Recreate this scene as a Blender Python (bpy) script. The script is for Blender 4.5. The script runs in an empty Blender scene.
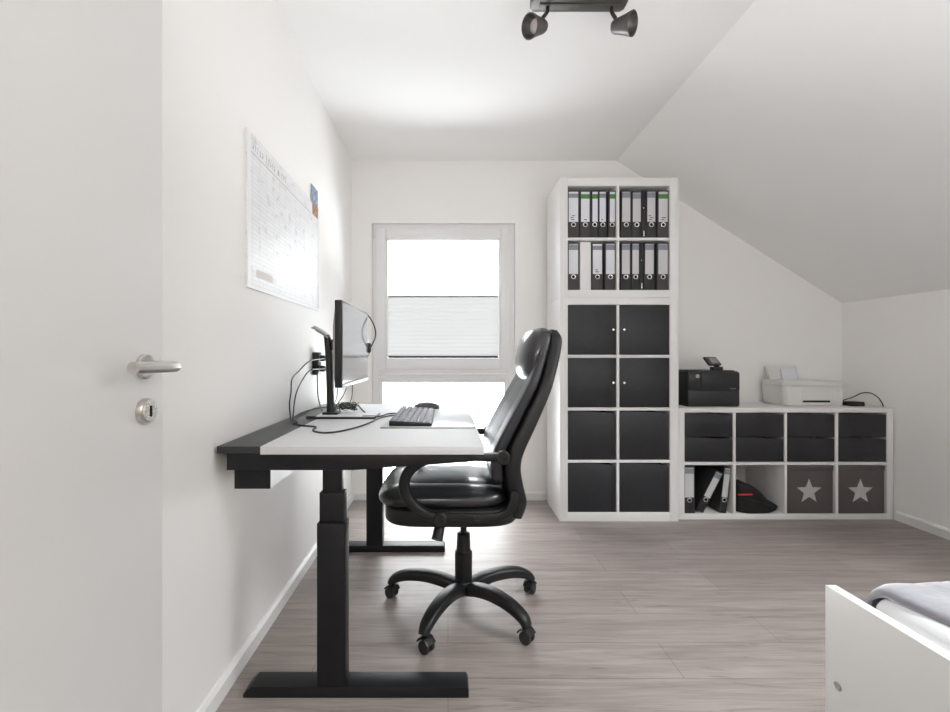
import bpy, bmesh, math, random
from mathutils import Vector, Matrix
random.seed(7)
S = bpy.context.scene
COL = S.collection
F = 446.0; CX = 448.0; CY = 355.0; H = 1.103

def P(px, py, Y):                       # a point seen at a pixel, at depth Y
    return Vector(((px-CX)*Y/F, Y, H-(py-CY)*Y/F))

# ---------------------------------------------------------------- materials
def mat(name, col, rough=.5, metal=0., spec=.5, coat=0., bump=None, sheen=0., noise=None, trans=0.):
    m = bpy.data.materials.new(name); m.use_nodes = True
    nt = m.node_tree; b = nt.nodes['Principled BSDF']
    b.inputs['Base Color'].default_value = (*col, 1)
    b.inputs['Roughness'].default_value = rough
    b.inputs['Metallic'].default_value = metal
    b.inputs['Specular IOR Level'].default_value = spec
    if coat:
        b.inputs['Coat Weight'].default_value = coat; b.inputs['Coat Roughness'].default_value = .12
    if sheen:
        b.inputs['Sheen Weight'].default_value = sheen
    tc = nt.nodes.new('ShaderNodeTexCoord')
    if noise:
        sc, amt = noise
        n = nt.nodes.new('ShaderNodeTexNoise'); n.inputs['Scale'].default_value = sc; n.inputs['Detail'].default_value = 4
        nt.links.new(tc.outputs['Object'], n.inputs['Vector'])
        r = nt.nodes.new('ShaderNodeValToRGB')
        r.color_ramp.elements[0].position = .3; r.color_ramp.elements[1].position = .7
        r.color_ramp.elements[0].color = (*[max(0, c*(1-amt)) for c in col], 1)
        r.color_ramp.elements[1].color = (*[min(1, c*(1+amt)) for c in col], 1)
        nt.links.new(n.outputs['Fac'], r.inputs['Fac']); nt.links.new(r.outputs['Color'], b.inputs['Base Color'])
    if bump:
        sc, st = bump
        n = nt.nodes.new('ShaderNodeTexNoise'); n.inputs['Scale'].default_value = sc; n.inputs['Detail'].default_value = 5
        nt.links.new(tc.outputs['Object'], n.inputs['Vector'])
        bp = nt.nodes.new('ShaderNodeBump'); bp.inputs['Strength'].default_value = st; bp.inputs['Distance'].default_value = .002
        nt.links.new(n.outputs['Fac'], bp.inputs['Height']); nt.links.new(bp.outputs['Normal'], b.inputs['Normal'])
    return m

M = {}
M['wall'] = mat('wall_paint', (.90,.885,.868), .75, bump=(160,.12), spec=.25)
M['ceil'] = mat('ceiling_paint', (.90,.895,.885), .85, bump=(120,.08), spec=.2)
M['trim'] = mat('trim_white', (.82,.82,.81), .35)
M['upvc'] = mat('window_frame_white', (.80,.80,.80), .3)
M['door'] = mat('door_lacquer', (.70,.695,.69), .38)
M['shelf'] = mat('shelf_white_foil', (.80,.79,.78), .42)
M['black'] = mat('black_board', (.017,.017,.020), .45, noise=(60,.15))
M['blackfab'] = mat('black_box_fabric', (.015,.015,.018), .8, bump=(700,.5))
M['frame'] = mat('black_powder_coat', (.008,.008,.010), .42, spec=.35, bump=(900,.15))
M['desk'] = mat('desk_white_top', (.69,.70,.72), .5, spec=.3)
M['strip'] = mat('black_desk_board', (.035,.036,.042), .32)  # black lightened, with the bluish sheen put into the base colour
M['whiteplate'] = mat('white_edging', (.86,.86,.87), .4)
M['steel'] = mat('brushed_steel', (.62,.60,.57), .28, metal=1, bump=(400,.1))
M['brass'] = mat('satin_cover', (.80,.76,.70), .25, metal=1)
M['leather'] = mat('black_leather', (.015,.015,.019), .30, bump=(260,.35), coat=.6)
M['leather2'] = mat('black_leather_matte', (.020,.020,.024), .42, bump=(260,.35))
M['plastic'] = mat('black_plastic', (.013,.013,.014), .38, spec=.4, bump=(500,.12))
M['cable'] = mat('black_cable', (.015,.015,.016), .45)
M['rubber'] = mat('dark_rubber', (.02,.02,.02), .6)
M['screen'] = mat('glossy_screen', (.30,.30,.31), .10, spec=.9, coat=1)
M['silver'] = mat('silver_plastic', (.32,.32,.33), .35, metal=.6)
M['binder'] = mat('binder_black_card', (.022,.022,.024), .6, noise=(900,.5))
M['binder2'] = mat('binder_cloudy_grey_card', (.055,.052,.052), .65, noise=(700,.6))
M['paperw'] = mat('white_paper_label', (.74,.75,.80), .7)
M['paperg'] = mat('grey_paper_label', (.60,.60,.61), .7)
M['stripeg'] = mat('green_label_stripe', (.07,.25,.05), .6)
M['stripeh'] = mat('grey_label_stripe', (.25,.26,.30), .6)
M['ink'] = mat('printed_ink', (.06,.06,.07), .7)
M['inklight'] = mat('faint_print', (.50,.49,.50), .8)
M['pinkprint'] = mat('pale_pink_print', (.80,.745,.735), .8)
M['chrome'] = mat('chrome', (.75,.75,.75), .15, metal=1)
M['hole'] = mat('dark_hole', (.004,.004,.004), .9)
M['taupe'] = mat('taupe_fabric', (.108,.090,.090), .9, bump=(600,.5), noise=(300,.12))
M['star'] = mat('pale_star_print', (.52,.50,.49), .8)
M['prblack'] = mat('printer_black', (.013,.013,.015), .35)
M['prwhite'] = mat('printer_white', (.70,.69,.67), .4)
M['bagblack'] = mat('black_nylon', (.009,.009,.010), .75, bump=(300,.5))
M['red'] = mat('red_piping', (.65,.02,.03), .5)
M['bed'] = mat('bed_white_foil', (.76,.76,.745), .4)
M['sheet'] = mat('white_sheet', (.80,.81,.83), .85, bump=(90,.15))
M['blanket'] = mat('lilac_grey_fleece', (.27,.265,.30), 1., bump=(45,.9), sheen=.8, noise=(9,.22))
M['lampbar'] = mat('lamp_graphite', (.12,.115,.11), .38, metal=.5)
M['lens'] = mat('frosted_lamp_lens', (.66,.60,.59), .25, spec=.8)
M['keys'] = mat('keycaps', (.21,.23,.30), .18, spec=1.)  # pale bluish reflection on the black keys is painted into this colour
M['mat'] = mat('desk_mat', (.62,.65,.70), .3)
M['mouse'] = mat('grey_mouse', (.07,.07,.075), .35)
M['picture_blue'] = mat('picture_blue', (.22,.28,.38), .6, noise=(60,.5))
M['picture_brown'] = mat('picture_brown', (.35,.17,.10), .6, noise=(70,.7))

def mat_floor():
    m = bpy.data.materials.new('grey_oak_laminate'); m.use_nodes = True
    nt = m.node_tree; b = nt.nodes['Principled BSDF']; L = nt.links.new
    tc = nt.nodes.new('ShaderNodeTexCoord')
    br = nt.nodes.new('ShaderNodeTexBrick')
    br.offset = .37; br.inputs['Scale'].default_value = 1
    br.inputs['Brick Width'].default_value = 1.28; br.inputs['Row Height'].default_value = .19
    br.inputs['Mortar Size'].default_value = .0012; br.inputs['Mortar Smooth'].default_value = .3
    br.inputs['Color1'].default_value = (.345,.298,.278,1); br.inputs['Color2'].default_value = (.30,.258,.240,1)
    br.inputs['Mortar'].default_value = (.17,.14,.13,1)
    L(tc.outputs['Object'], br.inputs['Vector'])
    # per-plank offset for the grain
    sep = nt.nodes.new('ShaderNodeSeparateXYZ'); L(tc.outputs['Object'], sep.inputs[0])
    dv = nt.nodes.new('ShaderNodeMath'); dv.operation = 'DIVIDE'; dv.inputs[1].default_value = .19; L(sep.outputs['Y'], dv.inputs[0])
    fl = nt.nodes.new('ShaderNodeMath'); fl.operation = 'FLOOR'; L(dv.outputs[0], fl.inputs[0])
    mu = nt.nodes.new('ShaderNodeMath'); mu.operation = 'MULTIPLY'; mu.inputs[1].default_value = 3.71; L(fl.outputs[0], mu.inputs[0])
    ad = nt.nodes.new('ShaderNodeMath'); ad.operation = 'ADD'; L(sep.outputs['X'], ad.inputs[0]); L(mu.outputs[0], ad.inputs[1])
    cb = nt.nodes.new('ShaderNodeCombineXYZ'); L(ad.outputs[0], cb.inputs['X']); L(sep.outputs['Y'], cb.inputs['Y']); L(mu.outputs[0], cb.inputs['Z'])
    def grain(sx, sy, scale, det, lo, hi, c0, c1, fac, prev, dist=0):
        mp = nt.nodes.new('ShaderNodeMapping'); mp.inputs['Scale'].default_value = (sx, sy, 1); L(cb.outputs[0], mp.inputs[0])
        n = nt.nodes.new('ShaderNodeTexNoise'); n.inputs['Scale'].default_value = scale; n.inputs['Detail'].default_value = det
        n.inputs['Distortion'].default_value = dist
        L(mp.outputs[0], n.inputs['Vector'])
        r = nt.nodes.new('ShaderNodeValToRGB'); r.color_ramp.elements[0].position = lo; r.color_ramp.elements[1].position = hi
        r.color_ramp.elements[0].color = (c0,c0,c0,1); r.color_ramp.elements[1].color = (c1,c1,c1,1)
        L(n.outputs['Fac'], r.inputs['Fac'])
        mx = nt.nodes.new('ShaderNodeMix'); mx.data_type = 'RGBA'; mx.blend_type = 'MULTIPLY'; mx.inputs['Factor'].default_value = fac
        L(prev, mx.inputs['A']); L(r.outputs['Color'], mx.inputs['B'])
        return mx.outputs['Result'], n
    c, _ = grain(.9, 13, 2.2, 6, .32, .62, .74, 1.08, .85, br.outputs['Color'], .6)
    c, n2 = grain(2.2, 75, 3.2, 8, .3, .7, .78, 1.10, .85, c, .3)
    c, _ = grain(1.8, 20, 1.4, 4, .60, .70, 1.04, .60, .6, c, 1.5)
    L(c, b.inputs['Base Color'])
    b.inputs['Roughness'].default_value = .40; b.inputs['Specular IOR Level'].default_value = .45
    bp = nt.nodes.new('ShaderNodeBump'); bp.inputs['Strength'].default_value = .12; bp.inputs['Distance'].default_value = .001
    L(n2.outputs['Fac'], bp.inputs['Height']); L(bp.outputs['Normal'], b.inputs['Normal'])
    return m
M['floor'] = mat_floor()

def mat_glass():
    m = bpy.data.materials.new('window_glass'); m.use_nodes = True
    nt = m.node_tree; nt.nodes.clear(); L = nt.links.new
    o = nt.nodes.new('ShaderNodeOutputMaterial'); t = nt.nodes.new('ShaderNodeBsdfTransparent'); g = nt.nodes.new('ShaderNodeBsdfGlossy')
    g.inputs['Roughness'].default_value = .02; t.inputs['Color'].default_value = (.96,.97,.97,1)
    mx = nt.nodes.new('ShaderNodeMixShader'); fr = nt.nodes.new('ShaderNodeFresnel'); fr.inputs['IOR'].default_value = 1.25
    L(fr.outputs[0], mx.inputs[0]); L(t.outputs[0], mx.inputs[1]); L(g.outputs[0], mx.inputs[2]); L(mx.outputs[0], o.inputs['Surface'])
    return m
M['glass'] = mat_glass()

def mat_blind():
    m = bpy.data.materials.new('pleated_blind_fabric'); m.use_nodes = True
    nt = m.node_tree; nt.nodes.clear(); L = nt.links.new
    o = nt.nodes.new('ShaderNodeOutputMaterial'); d = nt.nodes.new('ShaderNodeBsdfDiffuse'); t = nt.nodes.new('ShaderNodeBsdfTranslucent')
    d.inputs['Color'].default_value = (.75,.75,.75,1); t.inputs['Color'].default_value = (.16,.16,.16,1)
    n = nt.nodes.new('ShaderNodeTexNoise'); n.inputs['Scale'].default_value = 300
    mx = nt.nodes.new('ShaderNodeMixShader'); mx.inputs[0].default_value = .40
    bp = nt.nodes.new('ShaderNodeBump'); bp.inputs['Strength'].default_value = .01; L(n.outputs['Fac'], bp.inputs['Height']); L(bp.outputs[0], d.inputs['Normal'])
    L(d.outputs[0], mx.inputs[1]); L(t.outputs[0], mx.inputs[2]); L(mx.outputs[0], o.inputs['Surface'])
    return m
M['blind'] = mat_blind()

def mat_calendar():
    m = bpy.data.materials.new('calendar_print'); m.use_nodes = True
    nt = m.node_tree; b = nt.nodes['Principled BSDF']; L = nt.links.new
    tc = nt.nodes.new('ShaderNodeTexCoord'); sep = nt.nodes.new('ShaderNodeSeparateXYZ'); L(tc.outputs['Object'], sep.inputs[0])
    cb = nt.nodes.new('ShaderNodeCombineXYZ'); L(sep.outputs['Y'], cb.inputs['X']); L(sep.outputs['Z'], cb.inputs['Y'])
    br = nt.nodes.new('ShaderNodeTexBrick'); br.offset = 0; br.inputs['Scale'].default_value = 1
    br.inputs['Brick Width'].default_value = .068; br.inputs['Row Height'].default_value = .0175
    br.inputs['Mortar Size'].default_value = .0012; br.inputs['Mortar Smooth'].default_value = .5
    br.inputs['Color1'].default_value = (.86,.86,.87,1); br.inputs['Color2'].default_value = (.80,.80,.82,1); br.inputs['Mortar'].default_value = (.66,.66,.68,1)
    L(cb.outputs[0], br.inputs['Vector'])
    n = nt.nodes.new('ShaderNodeTexNoise'); n.inputs['Scale'].default_value = 22; n.inputs['Detail'].default_value = 3; L(cb.outputs[0], n.inputs['Vector'])
    r = nt.nodes.new('ShaderNodeValToRGB'); r.color_ramp.elements[0].position = .30; r.color_ramp.elements[1].position = .42
    r.color_ramp.elements[0].color = (.74,.73,.74,1); r.color_ramp.elements[1].color = (1,1,1,1); L(n.outputs['Fac'], r.inputs['Fac'])
    mx = nt.nodes.new('ShaderNodeMix'); mx.data_type = 'RGBA'; mx.blend_type = 'MULTIPLY'; mx.inputs['Factor'].default_value = .8
    L(br.outputs['Color'], mx.inputs['A']); L(r.outputs['Color'], mx.inputs['B'])
    L(mx.outputs['Result'], b.inputs['Base Color']); b.inputs['Roughness'].default_value = .4
    return m
M['calendar'] = mat_calendar()

# ---------------------------------------------------------------- mesh helpers (world coordinates)
def NB(): return bmesh.new()

def box(bm, x0, x1, y0, y1, z0, z1, bev=0., seg=2):
    t = bmesh.new(); bmesh.ops.create_cube(t, size=1)
    for v in t.verts:
        v.co = Vector(((x0+x1)/2+v.co.x*(x1-x0), (y0+y1)/2+v.co.y*(y1-y0), (z0+z1)/2+v.co.z*(z1-z0)))
    if bev: bmesh.ops.bevel(t, geom=list(t.edges), offset=bev, segments=seg, profile=.5, affect='EDGES')
    merge(bm, t)

def merge(bm, t, mtx=None):
    if mtx is not None: bmesh.ops.transform(t, matrix=mtx, verts=t.verts)
    me = bpy.data.meshes.new('tmp'); t.to_mesh(me); t.free(); bm.from_mesh(me); bpy.data.meshes.remove(me)

def prism(bm, pts, a, b, axis='y', bev=0.):
    """polygon pts in the plane across axis, from a to b.  y: (x,z)  x: (y,z)  z: (x,y)"""
    t = bmesh.new()
    def mk(p, c):
        if axis == 'y': return (p[0], c, p[1])
        if axis == 'x': return (c, p[0], p[1])
        return (p[0], p[1], c)
    A = [t.verts.new(mk(p, a)) for p in pts]; B = [t.verts.new(mk(p, b)) for p in pts]
    t.faces.new(A); t.faces.new(B[::-1]); n = len(pts)
    for i in range(n): t.faces.new((A[i], B[i], B[(i+1) % n], A[(i+1) % n]))
    bmesh.ops.recalc_face_normals(t, faces=t.faces)
    if bev: bmesh.ops.bevel(t, geom=list(t.edges), offset=bev, segments=2, profile=.5, affect='EDGES')
    merge(bm, t)

def rings(bm, secs, cap=True):
    """sections: lists of points, lofted"""
    t = bmesh.new(); R = [[t.verts.new(p) for p in s] for s in secs]; n = len(secs[0])
    for a, b in zip(R, R[1:]):
        for i in range(n): t.faces.new((a[i], a[(i+1) % n], b[(i+1) % n], b[i]))
    if cap: t.faces.new(R[0][::-1]); t.faces.new(R[-1])
    bmesh.ops.recalc_face_normals(t, faces=t.faces)
    merge(bm, t)

def frameof(d):
    d = d.normalized(); up = Vector((0,0,1)) if abs(d.z) < .95 else Vector((0,1,0))
    a = d.cross(up).normalized(); return a, a.cross(d).normalized()

def cyl(bm, p, q, r, r2=None, n=20):
    p = Vector(p); q = Vector(q); r2 = r if r2 is None else r2
    a, b = frameof(q-p)
    rings(bm, [[c+(a*math.cos(k*2*math.pi/n)+b*math.sin(k*2*math.pi/n))*rr for k in range(n)] for c, rr in ((p, r), (q, r2))])

def lathe(bm, prof, c, d=(0,0,1), n=28):
    """prof: list of (r, h) along d from c"""
    c = Vector(c); d = Vector(d).normalized(); a, b = frameof(d)
    rings(bm, [[c+d*h+(a*math.cos(k*2*math.pi/n)+b*math.sin(k*2*math.pi/n))*max(r, 1e-4) for k in range(n)] for r, h in prof])

def catmull(pts, k=8):
    pts = [Vector(p) for p in pts]; Q = [pts[0]*2-pts[1]]+pts+[pts[-1]*2-pts[-2]]; out = []
    for i in range(1, len(Q)-2):
        p0, p1, p2, p3 = Q[i-1:i+3]
        for j in range(k):
            t = j/k
            out.append(.5*((2*p1)+(-p0+p2)*t+(2*p0-5*p1+4*p2-p3)*t*t+(-p0+3*p1-3*p2+p3)*t**3))
    out.append(pts[-1]); return out

def tube(bm, pts, r, n=8, k=6, smooth=True):
    pts = catmull(pts, k) if smooth else [Vector(p) for p in pts]
    d0 = (pts[1]-pts[0]).normalized(); a, b = frameof(d0); secs = []
    for i, p in enumerate(pts):
        d = (pts[min(i+1, len(pts)-1)]-pts[max(i-1, 0)]).normalized()
        a = (a-d*a.dot(d)).normalized(); b = d.cross(a)
        secs.append([p+(a*math.cos(j*2*math.pi/n)+b*math.sin(j*2*math.pi/n))*r for j in range(n)])
    rings(bm, secs)

def sweep(bm, pts, hw, hh, side, e=.5, n=20, k=6):
    """rounded-rectangle section swept along pts; side = the direction of half width hw (number or list)"""
    m = len(pts); P3 = catmull(pts, k); side = Vector(side).normalized(); secs = []
    g = lambda v, i: v if not isinstance(v, (list, tuple)) else (v[min(int(i/k), m-1)]*(1-(i/k) % 1)+v[min(int(i/k)+1, m-1)]*((i/k) % 1))
    for i, p in enumerate(P3):
        d = (P3[min(i+1, len(P3)-1)]-P3[max(i-1, 0)]).normalized()
        s = (side-d*side.dot(d)).normalized(); u = d.cross(s)
        sec = []
        for j in range(n):
            t = j*2*math.pi/n; c, q = math.cos(t), math.sin(t)
            sec.append(p+s*math.copysign(abs(c)**e, c)*g(hw, i)+u*math.copysign(abs(q)**e, q)*g(hh, i))
        secs.append(sec)
    rings(bm, secs)

def sq(bm, c, a, b, h, e1=.35, e2=.45, nu=40, nv=20):
    """superellipsoid: e1 profile roundness, e2 plan roundness"""
    f = lambda v, e: math.copysign(abs(v)**e, v); c = Vector(c); secs = []
    for j in range(nv+1):
        t = -math.pi/2+math.pi*j/nv; t = max(-math.pi/2+.02, min(math.pi/2-.02, t))
        secs.append([c+Vector((a*f(math.cos(t), e1)*f(math.cos(u*2*math.pi/nu), e2), b*f(math.cos(t), e1)*f(math.sin(u*2*math.pi/nu), e2), h*f(math.sin(t), e1))) for u in range(nu)])
    rings(bm, secs)

def obj(name, bm, m, parent=None, smooth=35, label=None, origin=None):
    o_w = Vector((0,0,0))
    if parent is not None:
        p = parent
        while p: o_w += p.location; p = p.parent
    elif origin is not None: o_w = Vector(origin)
    if o_w.length: bmesh.ops.translate(bm, vec=-o_w, verts=bm.verts)
    me = bpy.data.meshes.new(name); bm.to_mesh(me); bm.free()
    me.materials.append(M[m])
    if smooth:
        for p_ in me.polygons: p_.use_smooth = True
        me.set_sharp_from_angle(angle=math.radians(smooth))
    o = bpy.data.objects.new(name, me); COL.objects.link(o)
    if parent is not None: o.parent = parent
    elif origin is not None: o.location = origin
    if label: o['label'] = label
    return o

def thing(name, label, cat, loc, group=None):
    o = bpy.data.objects.new(name, None); COL.objects.link(o); o.location = loc; o.empty_display_size = .05
    o['label'] = label; o['category'] = cat
    if group: o['group'] = group
    return o

def tag(o, label, cat, group=None):
    o['label'] = label; o['category'] = cat
    if group: o['group'] = group
    return o

def struct(name, bm, m, parent=None, smooth=None, label=None):
    o = obj(name, bm, m, parent, smooth, label)
    if parent is None: o['kind'] = 'structure'
    return o

def copy_tree(o, parent=None):
    c = o.copy(); COL.objects.link(c); c.parent = parent
    for ch in o.children: copy_tree(ch, c)
    return c

def simple(name, label, cat, bm, m, origin, group=None, smooth=35):
    return tag(obj(name, bm, m, None, smooth, origin=origin), label, cat, group)

# ---------------------------------------------------------------- room
XL, XR, YB, YF = -.735, 3.002, 3.40, .07
ZC, XK, ZK = 2.585, 1.285, 1.498        # flat ceiling, fold, height where the slope meets the right wall
HB = -1.7                                # back of the hallway
bm = NB(); box(bm, XL-.1, XR+.1, HB-.1, YB+.2, -.12, 0); struct('floor', bm, 'floor')
bm = NB(); box(bm, XL-.12, XL, HB-.1, YB+.2, 0, ZC+.1); struct('wall_left', bm, 'wall')
bm = NB(); box(bm, XR, XR+.12, YF-.1, YB+.2, 0, ZK+.12); struct('wall_right', bm, 'wall')
WX0, WX1, WZ0, WZ1 = -.581, .511, .055, 2.107
bm = NB()
prism(bm, [(XL,0),(WX0,0),(WX0,ZC),(XL,ZC)], YB, YB+.2)
prism(bm, [(WX0,WZ1),(WX1,WZ1),(WX1,ZC),(WX0,ZC)], YB, YB+.2)
prism(bm, [(WX0,0),(WX1,0),(WX1,WZ0),(WX0,WZ0)], YB, YB+.2)
prism(bm, [(WX1,0),(XR,0),(XR,ZK),(XK,ZC),(WX1,ZC)], YB, YB+.2)
bmesh.ops.remove_doubles(bm, verts=bm.verts, dist=1e-5)
struct('wall_back', bm, 'wall')
DX0, DX1, DZ = -.66, .25, 2.03
bm = NB()
prism(bm, [(XL,0),(DX0,0),(DX0,ZC),(XL,ZC)], YF-.12, YF)
prism(bm, [(DX0,DZ),(DX1,DZ),(DX1,ZC),(DX0,ZC)], YF-.12, YF)
prism(bm, [(DX1,0),(XR,0),(XR,ZK),(XK,ZC),(DX1,ZC)], YF-.12, YF)
bmesh.ops.remove_doubles(bm, verts=bm.verts, dist=1e-5)
struct('wall_front', bm, 'wall')
bm = NB(); box(bm, XL, 1.2, HB-.1, HB, 0, ZC); box(bm, 1.1, 1.2, HB, YF-.12, 0, ZC); struct('wall_hallway', bm, 'wall')
bm = NB(); box(bm, XL-.12, XK, HB-.1, YB+.2, ZC, ZC+.1); struct('ceiling', bm, 'ceil')
# slope with an unseen roof window above the bed, added for fill light
sv = Vector((XR-XK, 0, ZK-ZC)); sl = sv.length; sd = sv.normalized(); sn = Vector((-sd.z, 0, sd.x))
def slope_slab(bm, u0, u1, y0, y1, d0=0., d1=.12):
    t = bmesh.new(); bmesh.ops.create_cube(t, size=1)
    for v in t.verts:
        u = u0 if v.co.x < 0 else u1; y = y0 if v.co.y < 0 else y1; d = d0 if v.co.z < 0 else d1
        v.co = Vector((XK,0,ZC))+sd*u+sn*d+Vector((0,y,0))
    bmesh.ops.recalc_face_normals(t, faces=t.faces); merge(bm, t)
RU0, RU1, RY0, RY1 = .62, 1.55, .22, 1.22
bm = NB()
slope_slab(bm, 0, RU0, YF-.12, YB+.2); slope_slab(bm, RU1, sl+.1, YF-.12, YB+.2)
slope_slab(bm, RU0, RU1, YF-.12, RY0); slope_slab(bm, RU0, RU1, RY1, YB+.2)
struct('ceiling_slope', bm, 'ceil')
bm = NB()
slope_slab(bm, RU0, RU0+.06, RY0, RY1, .05, .10); slope_slab(bm, RU1-.06, RU1, RY0, RY1, .05, .10)
slope_slab(bm, RU0+.06, RU1-.06, RY0, RY0+.06, .05, .10); slope_slab(bm, RU0+.06, RU1-.06, RY1-.06, RY1, .05, .10)
w2 = struct('fill_roof_window', bm, 'upvc')
bm = NB(); slope_slab(bm, RU0+.06, RU1-.06, RY0+.06, RY1-.06, .07, .076); obj('pane', bm, 'glass', w2, None)

# baseboards with a chamfered top
def baseboard(name, prof_pts, a, b, axis):
    bm = NB(); prism(bm, prof_pts, a, b, axis); struct(name, bm, 'trim')
bh = .062
baseboard('baseboard_left', [(XL,0),(XL+.016,0),(XL+.016,bh-.012),(XL+.006,bh),(XL,bh)], YF, YB, 'y')
baseboard('baseboard_right', [(XR,0),(XR-.016,0),(XR-.016,bh-.012),(XR-.006,bh),(XR,bh)], YF, 2.985, 'y')
baseboard('baseboard_back', [(YB,0),(YB-.016,0),(YB-.016,bh-.012),(YB-.006,bh),(YB,bh)], XL+.016, .74, 'x')

# ---------------------------------------------------------------- back window
yw = YB+.02
def rect_frame(bm, x0, x1, z0, z1, w, y0, y1, bev=.003, wb=None, wt=None):
    wb = wb or w; wt = wt or w
    box(bm, x0, x0+w, y0, y1, z0, z1, bev); box(bm, x1-w, x1, y0, y1, z0, z1, bev)
    box(bm, x0+w, x1-w, y0+.0005, y1, z0, z0+wb, bev); box(bm, x0+w, x1-w, y0+.0005, y1, z1-wt, z1, bev)
bm = NB(); rect_frame(bm, WX0+.001, WX1-.001, WZ0+.001, WZ1-.001, .045, yw, yw+.08)
box(bm, WX0+.046, WX1-.046, yw, yw+.08, .925, 1.008, .003)
w1 = struct('window_1', bm, 'upvc')
gx0, gx1, gz0, gz1 = -.459, .386, 1.075, 1.985
bm = NB(); rect_frame(bm, gx0-.095, gx1+.095, gz0-.082, gz1+.082, .078, yw-.016, yw+.03, .005)
rect_frame(bm, gx0-.018, gx1+.018, gz0-.012, gz1+.012, .016, yw-.008, yw+.03, .003)
sash = obj('window_sash', bm, 'upvc', w1)
bm = NB(); box(bm, gx0, gx1, yw+.032, yw+.038, gz0, gz1); obj('pane', bm, 'glass', sash, None)
bm = NB(); box(bm, WX0+.046, WX1-.046, yw+.035, yw+.041, WZ0+.046, .925); obj('pane', bm, 'glass', w1, None)
bm = NB(); rect_frame(bm, WX0+.045, WX1-.045, WZ0+.045, .926, .035, yw+.012, yw+.034, .003); obj('glazing_bead', bm, 'upvc', w1)
bm = NB(); cyl(bm, (WX0+.02, yw-.012, 2.0), (WX0+.02, yw-.012, 2.085), .008); obj('hinge', bm, 'upvc', w1)
bm = NB(); box(bm, WX0+.05, WX1-.05, yw-.012, yw, .945, .962, .003); obj('window_sill', bm, 'upvc', w1)
# pleated blind covering the lower half of the sash
t = thing('pleated_blind', 'white pleated blind covering the lower half of the window pane', 'blind', (-.036, yw-.004, 1.085))
bm = NB(); zt, zb = 1.545, 1.096; n = 30; A = []
tb = bmesh.new()
for i in range(n+1):
    z = zb+(zt-zb)*i/n; y = yw-.0035+(-.0011 if i % 2 else .0011)
    A.append((tb.verts.new((gx0-.0015, y, z)), tb.verts.new((gx1+.0015, y, z))))
for a, b in zip(A, A[1:]): tb.faces.new((a[0], a[1], b[1], b[0]))
merge(bm, tb); obj('blind_fabric', bm, 'blind', t, 15)
bm = NB(); box(bm, gx0+.001, gx1-.001, yw-.013, yw+.004, zt, zt+.014, .003); obj('top_rail', bm, 'silver', t, label='thin grey rail')
bm = NB(); box(bm, gx0+.001, gx1-.001, yw-.013, yw+.004, zb-.016, zb, .003); obj('bottom_rail', bm, 'plastic', t, label='thin dark rail')
for x in (gx0+.02, gx1-.02):
    bm = NB(); cyl(bm, (x, yw-.003, zt+.014), (x, yw-.003, gz1), .0008, n=6); obj('cord', bm, 'silver', t)

# ---------------------------------------------------------------- entrance door (open against the left wall)
dx = -.622
bm = NB(); box(bm, dx-.04, dx, .115, .972, .008, 2.0, .002); d1 = struct('door_1', bm, 'door')
def handle_set(sgn, x):
    hy, hz = .912, H-.0235
    bm = NB(); lathe(bm, [(.026,0),(.026,.006),(.024,.008),(.001,.008)], (x, hy, hz), (sgn,0,0))
    h = obj('door_handle', bm, 'steel', d1)
    bm = NB(); k = .064*sgn if sgn > 0 else .045*sgn
    tube(bm, [(x+.006*sgn, hy, hz), (x+k*.75, hy, hz), (x+k*.95, hy+.004, hz), (x+k, hy-.012, hz), (x+k, hy-.06, hz), (x+k, hy-.122, hz)], .0115, n=16, k=5)
    obj('lever', bm, 'steel', h)
    bm = NB(); lathe(bm, [(.026,0),(.026,.010),(.0245,.0125),(.021,.0125)], (x, hy, hz-.091), (sgn,0,0))
    e = obj('key_rosette', bm, 'steel', d1)
    bm = NB(); lathe(bm, [(.022,.0126),(.020,.0148),(.001,.0148)], (x, hy, hz-.091), (sgn,0,0)); obj('rosette_cover', bm, 'brass', e)
    bm = NB(); box(bm, x+sgn*.0140, x+sgn*.0154, hy-.0035, hy+.0035, hz-.091-.011, hz-.091+.011, .0005); obj('keyhole', bm, 'hole', e)
handle_set(1, dx)
bm = NB(); box(bm, dx-.031, dx-.011, .9718, .9732, .96, 1.13); obj('lock_plate', bm, 'steel', d1, None)
for z in (.25, 1.75):
    bm = NB(); cyl(bm, (dx-.03, .105, z-.05), (dx-.03, .105, z+.05), .008); obj('hinge', bm, 'steel', d1)
bm = NB()
box(bm, DX0-.06, DX0+.0, YF, YF+.012, 0, DZ+.06, .002); box(bm, DX1, DX1+.07, YF, YF+.012, 0, DZ+.06, .002); box(bm, DX0, DX1, YF, YF+.012, DZ, DZ+.06, .002)
struct('trim_1', bm, 'trim')

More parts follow.
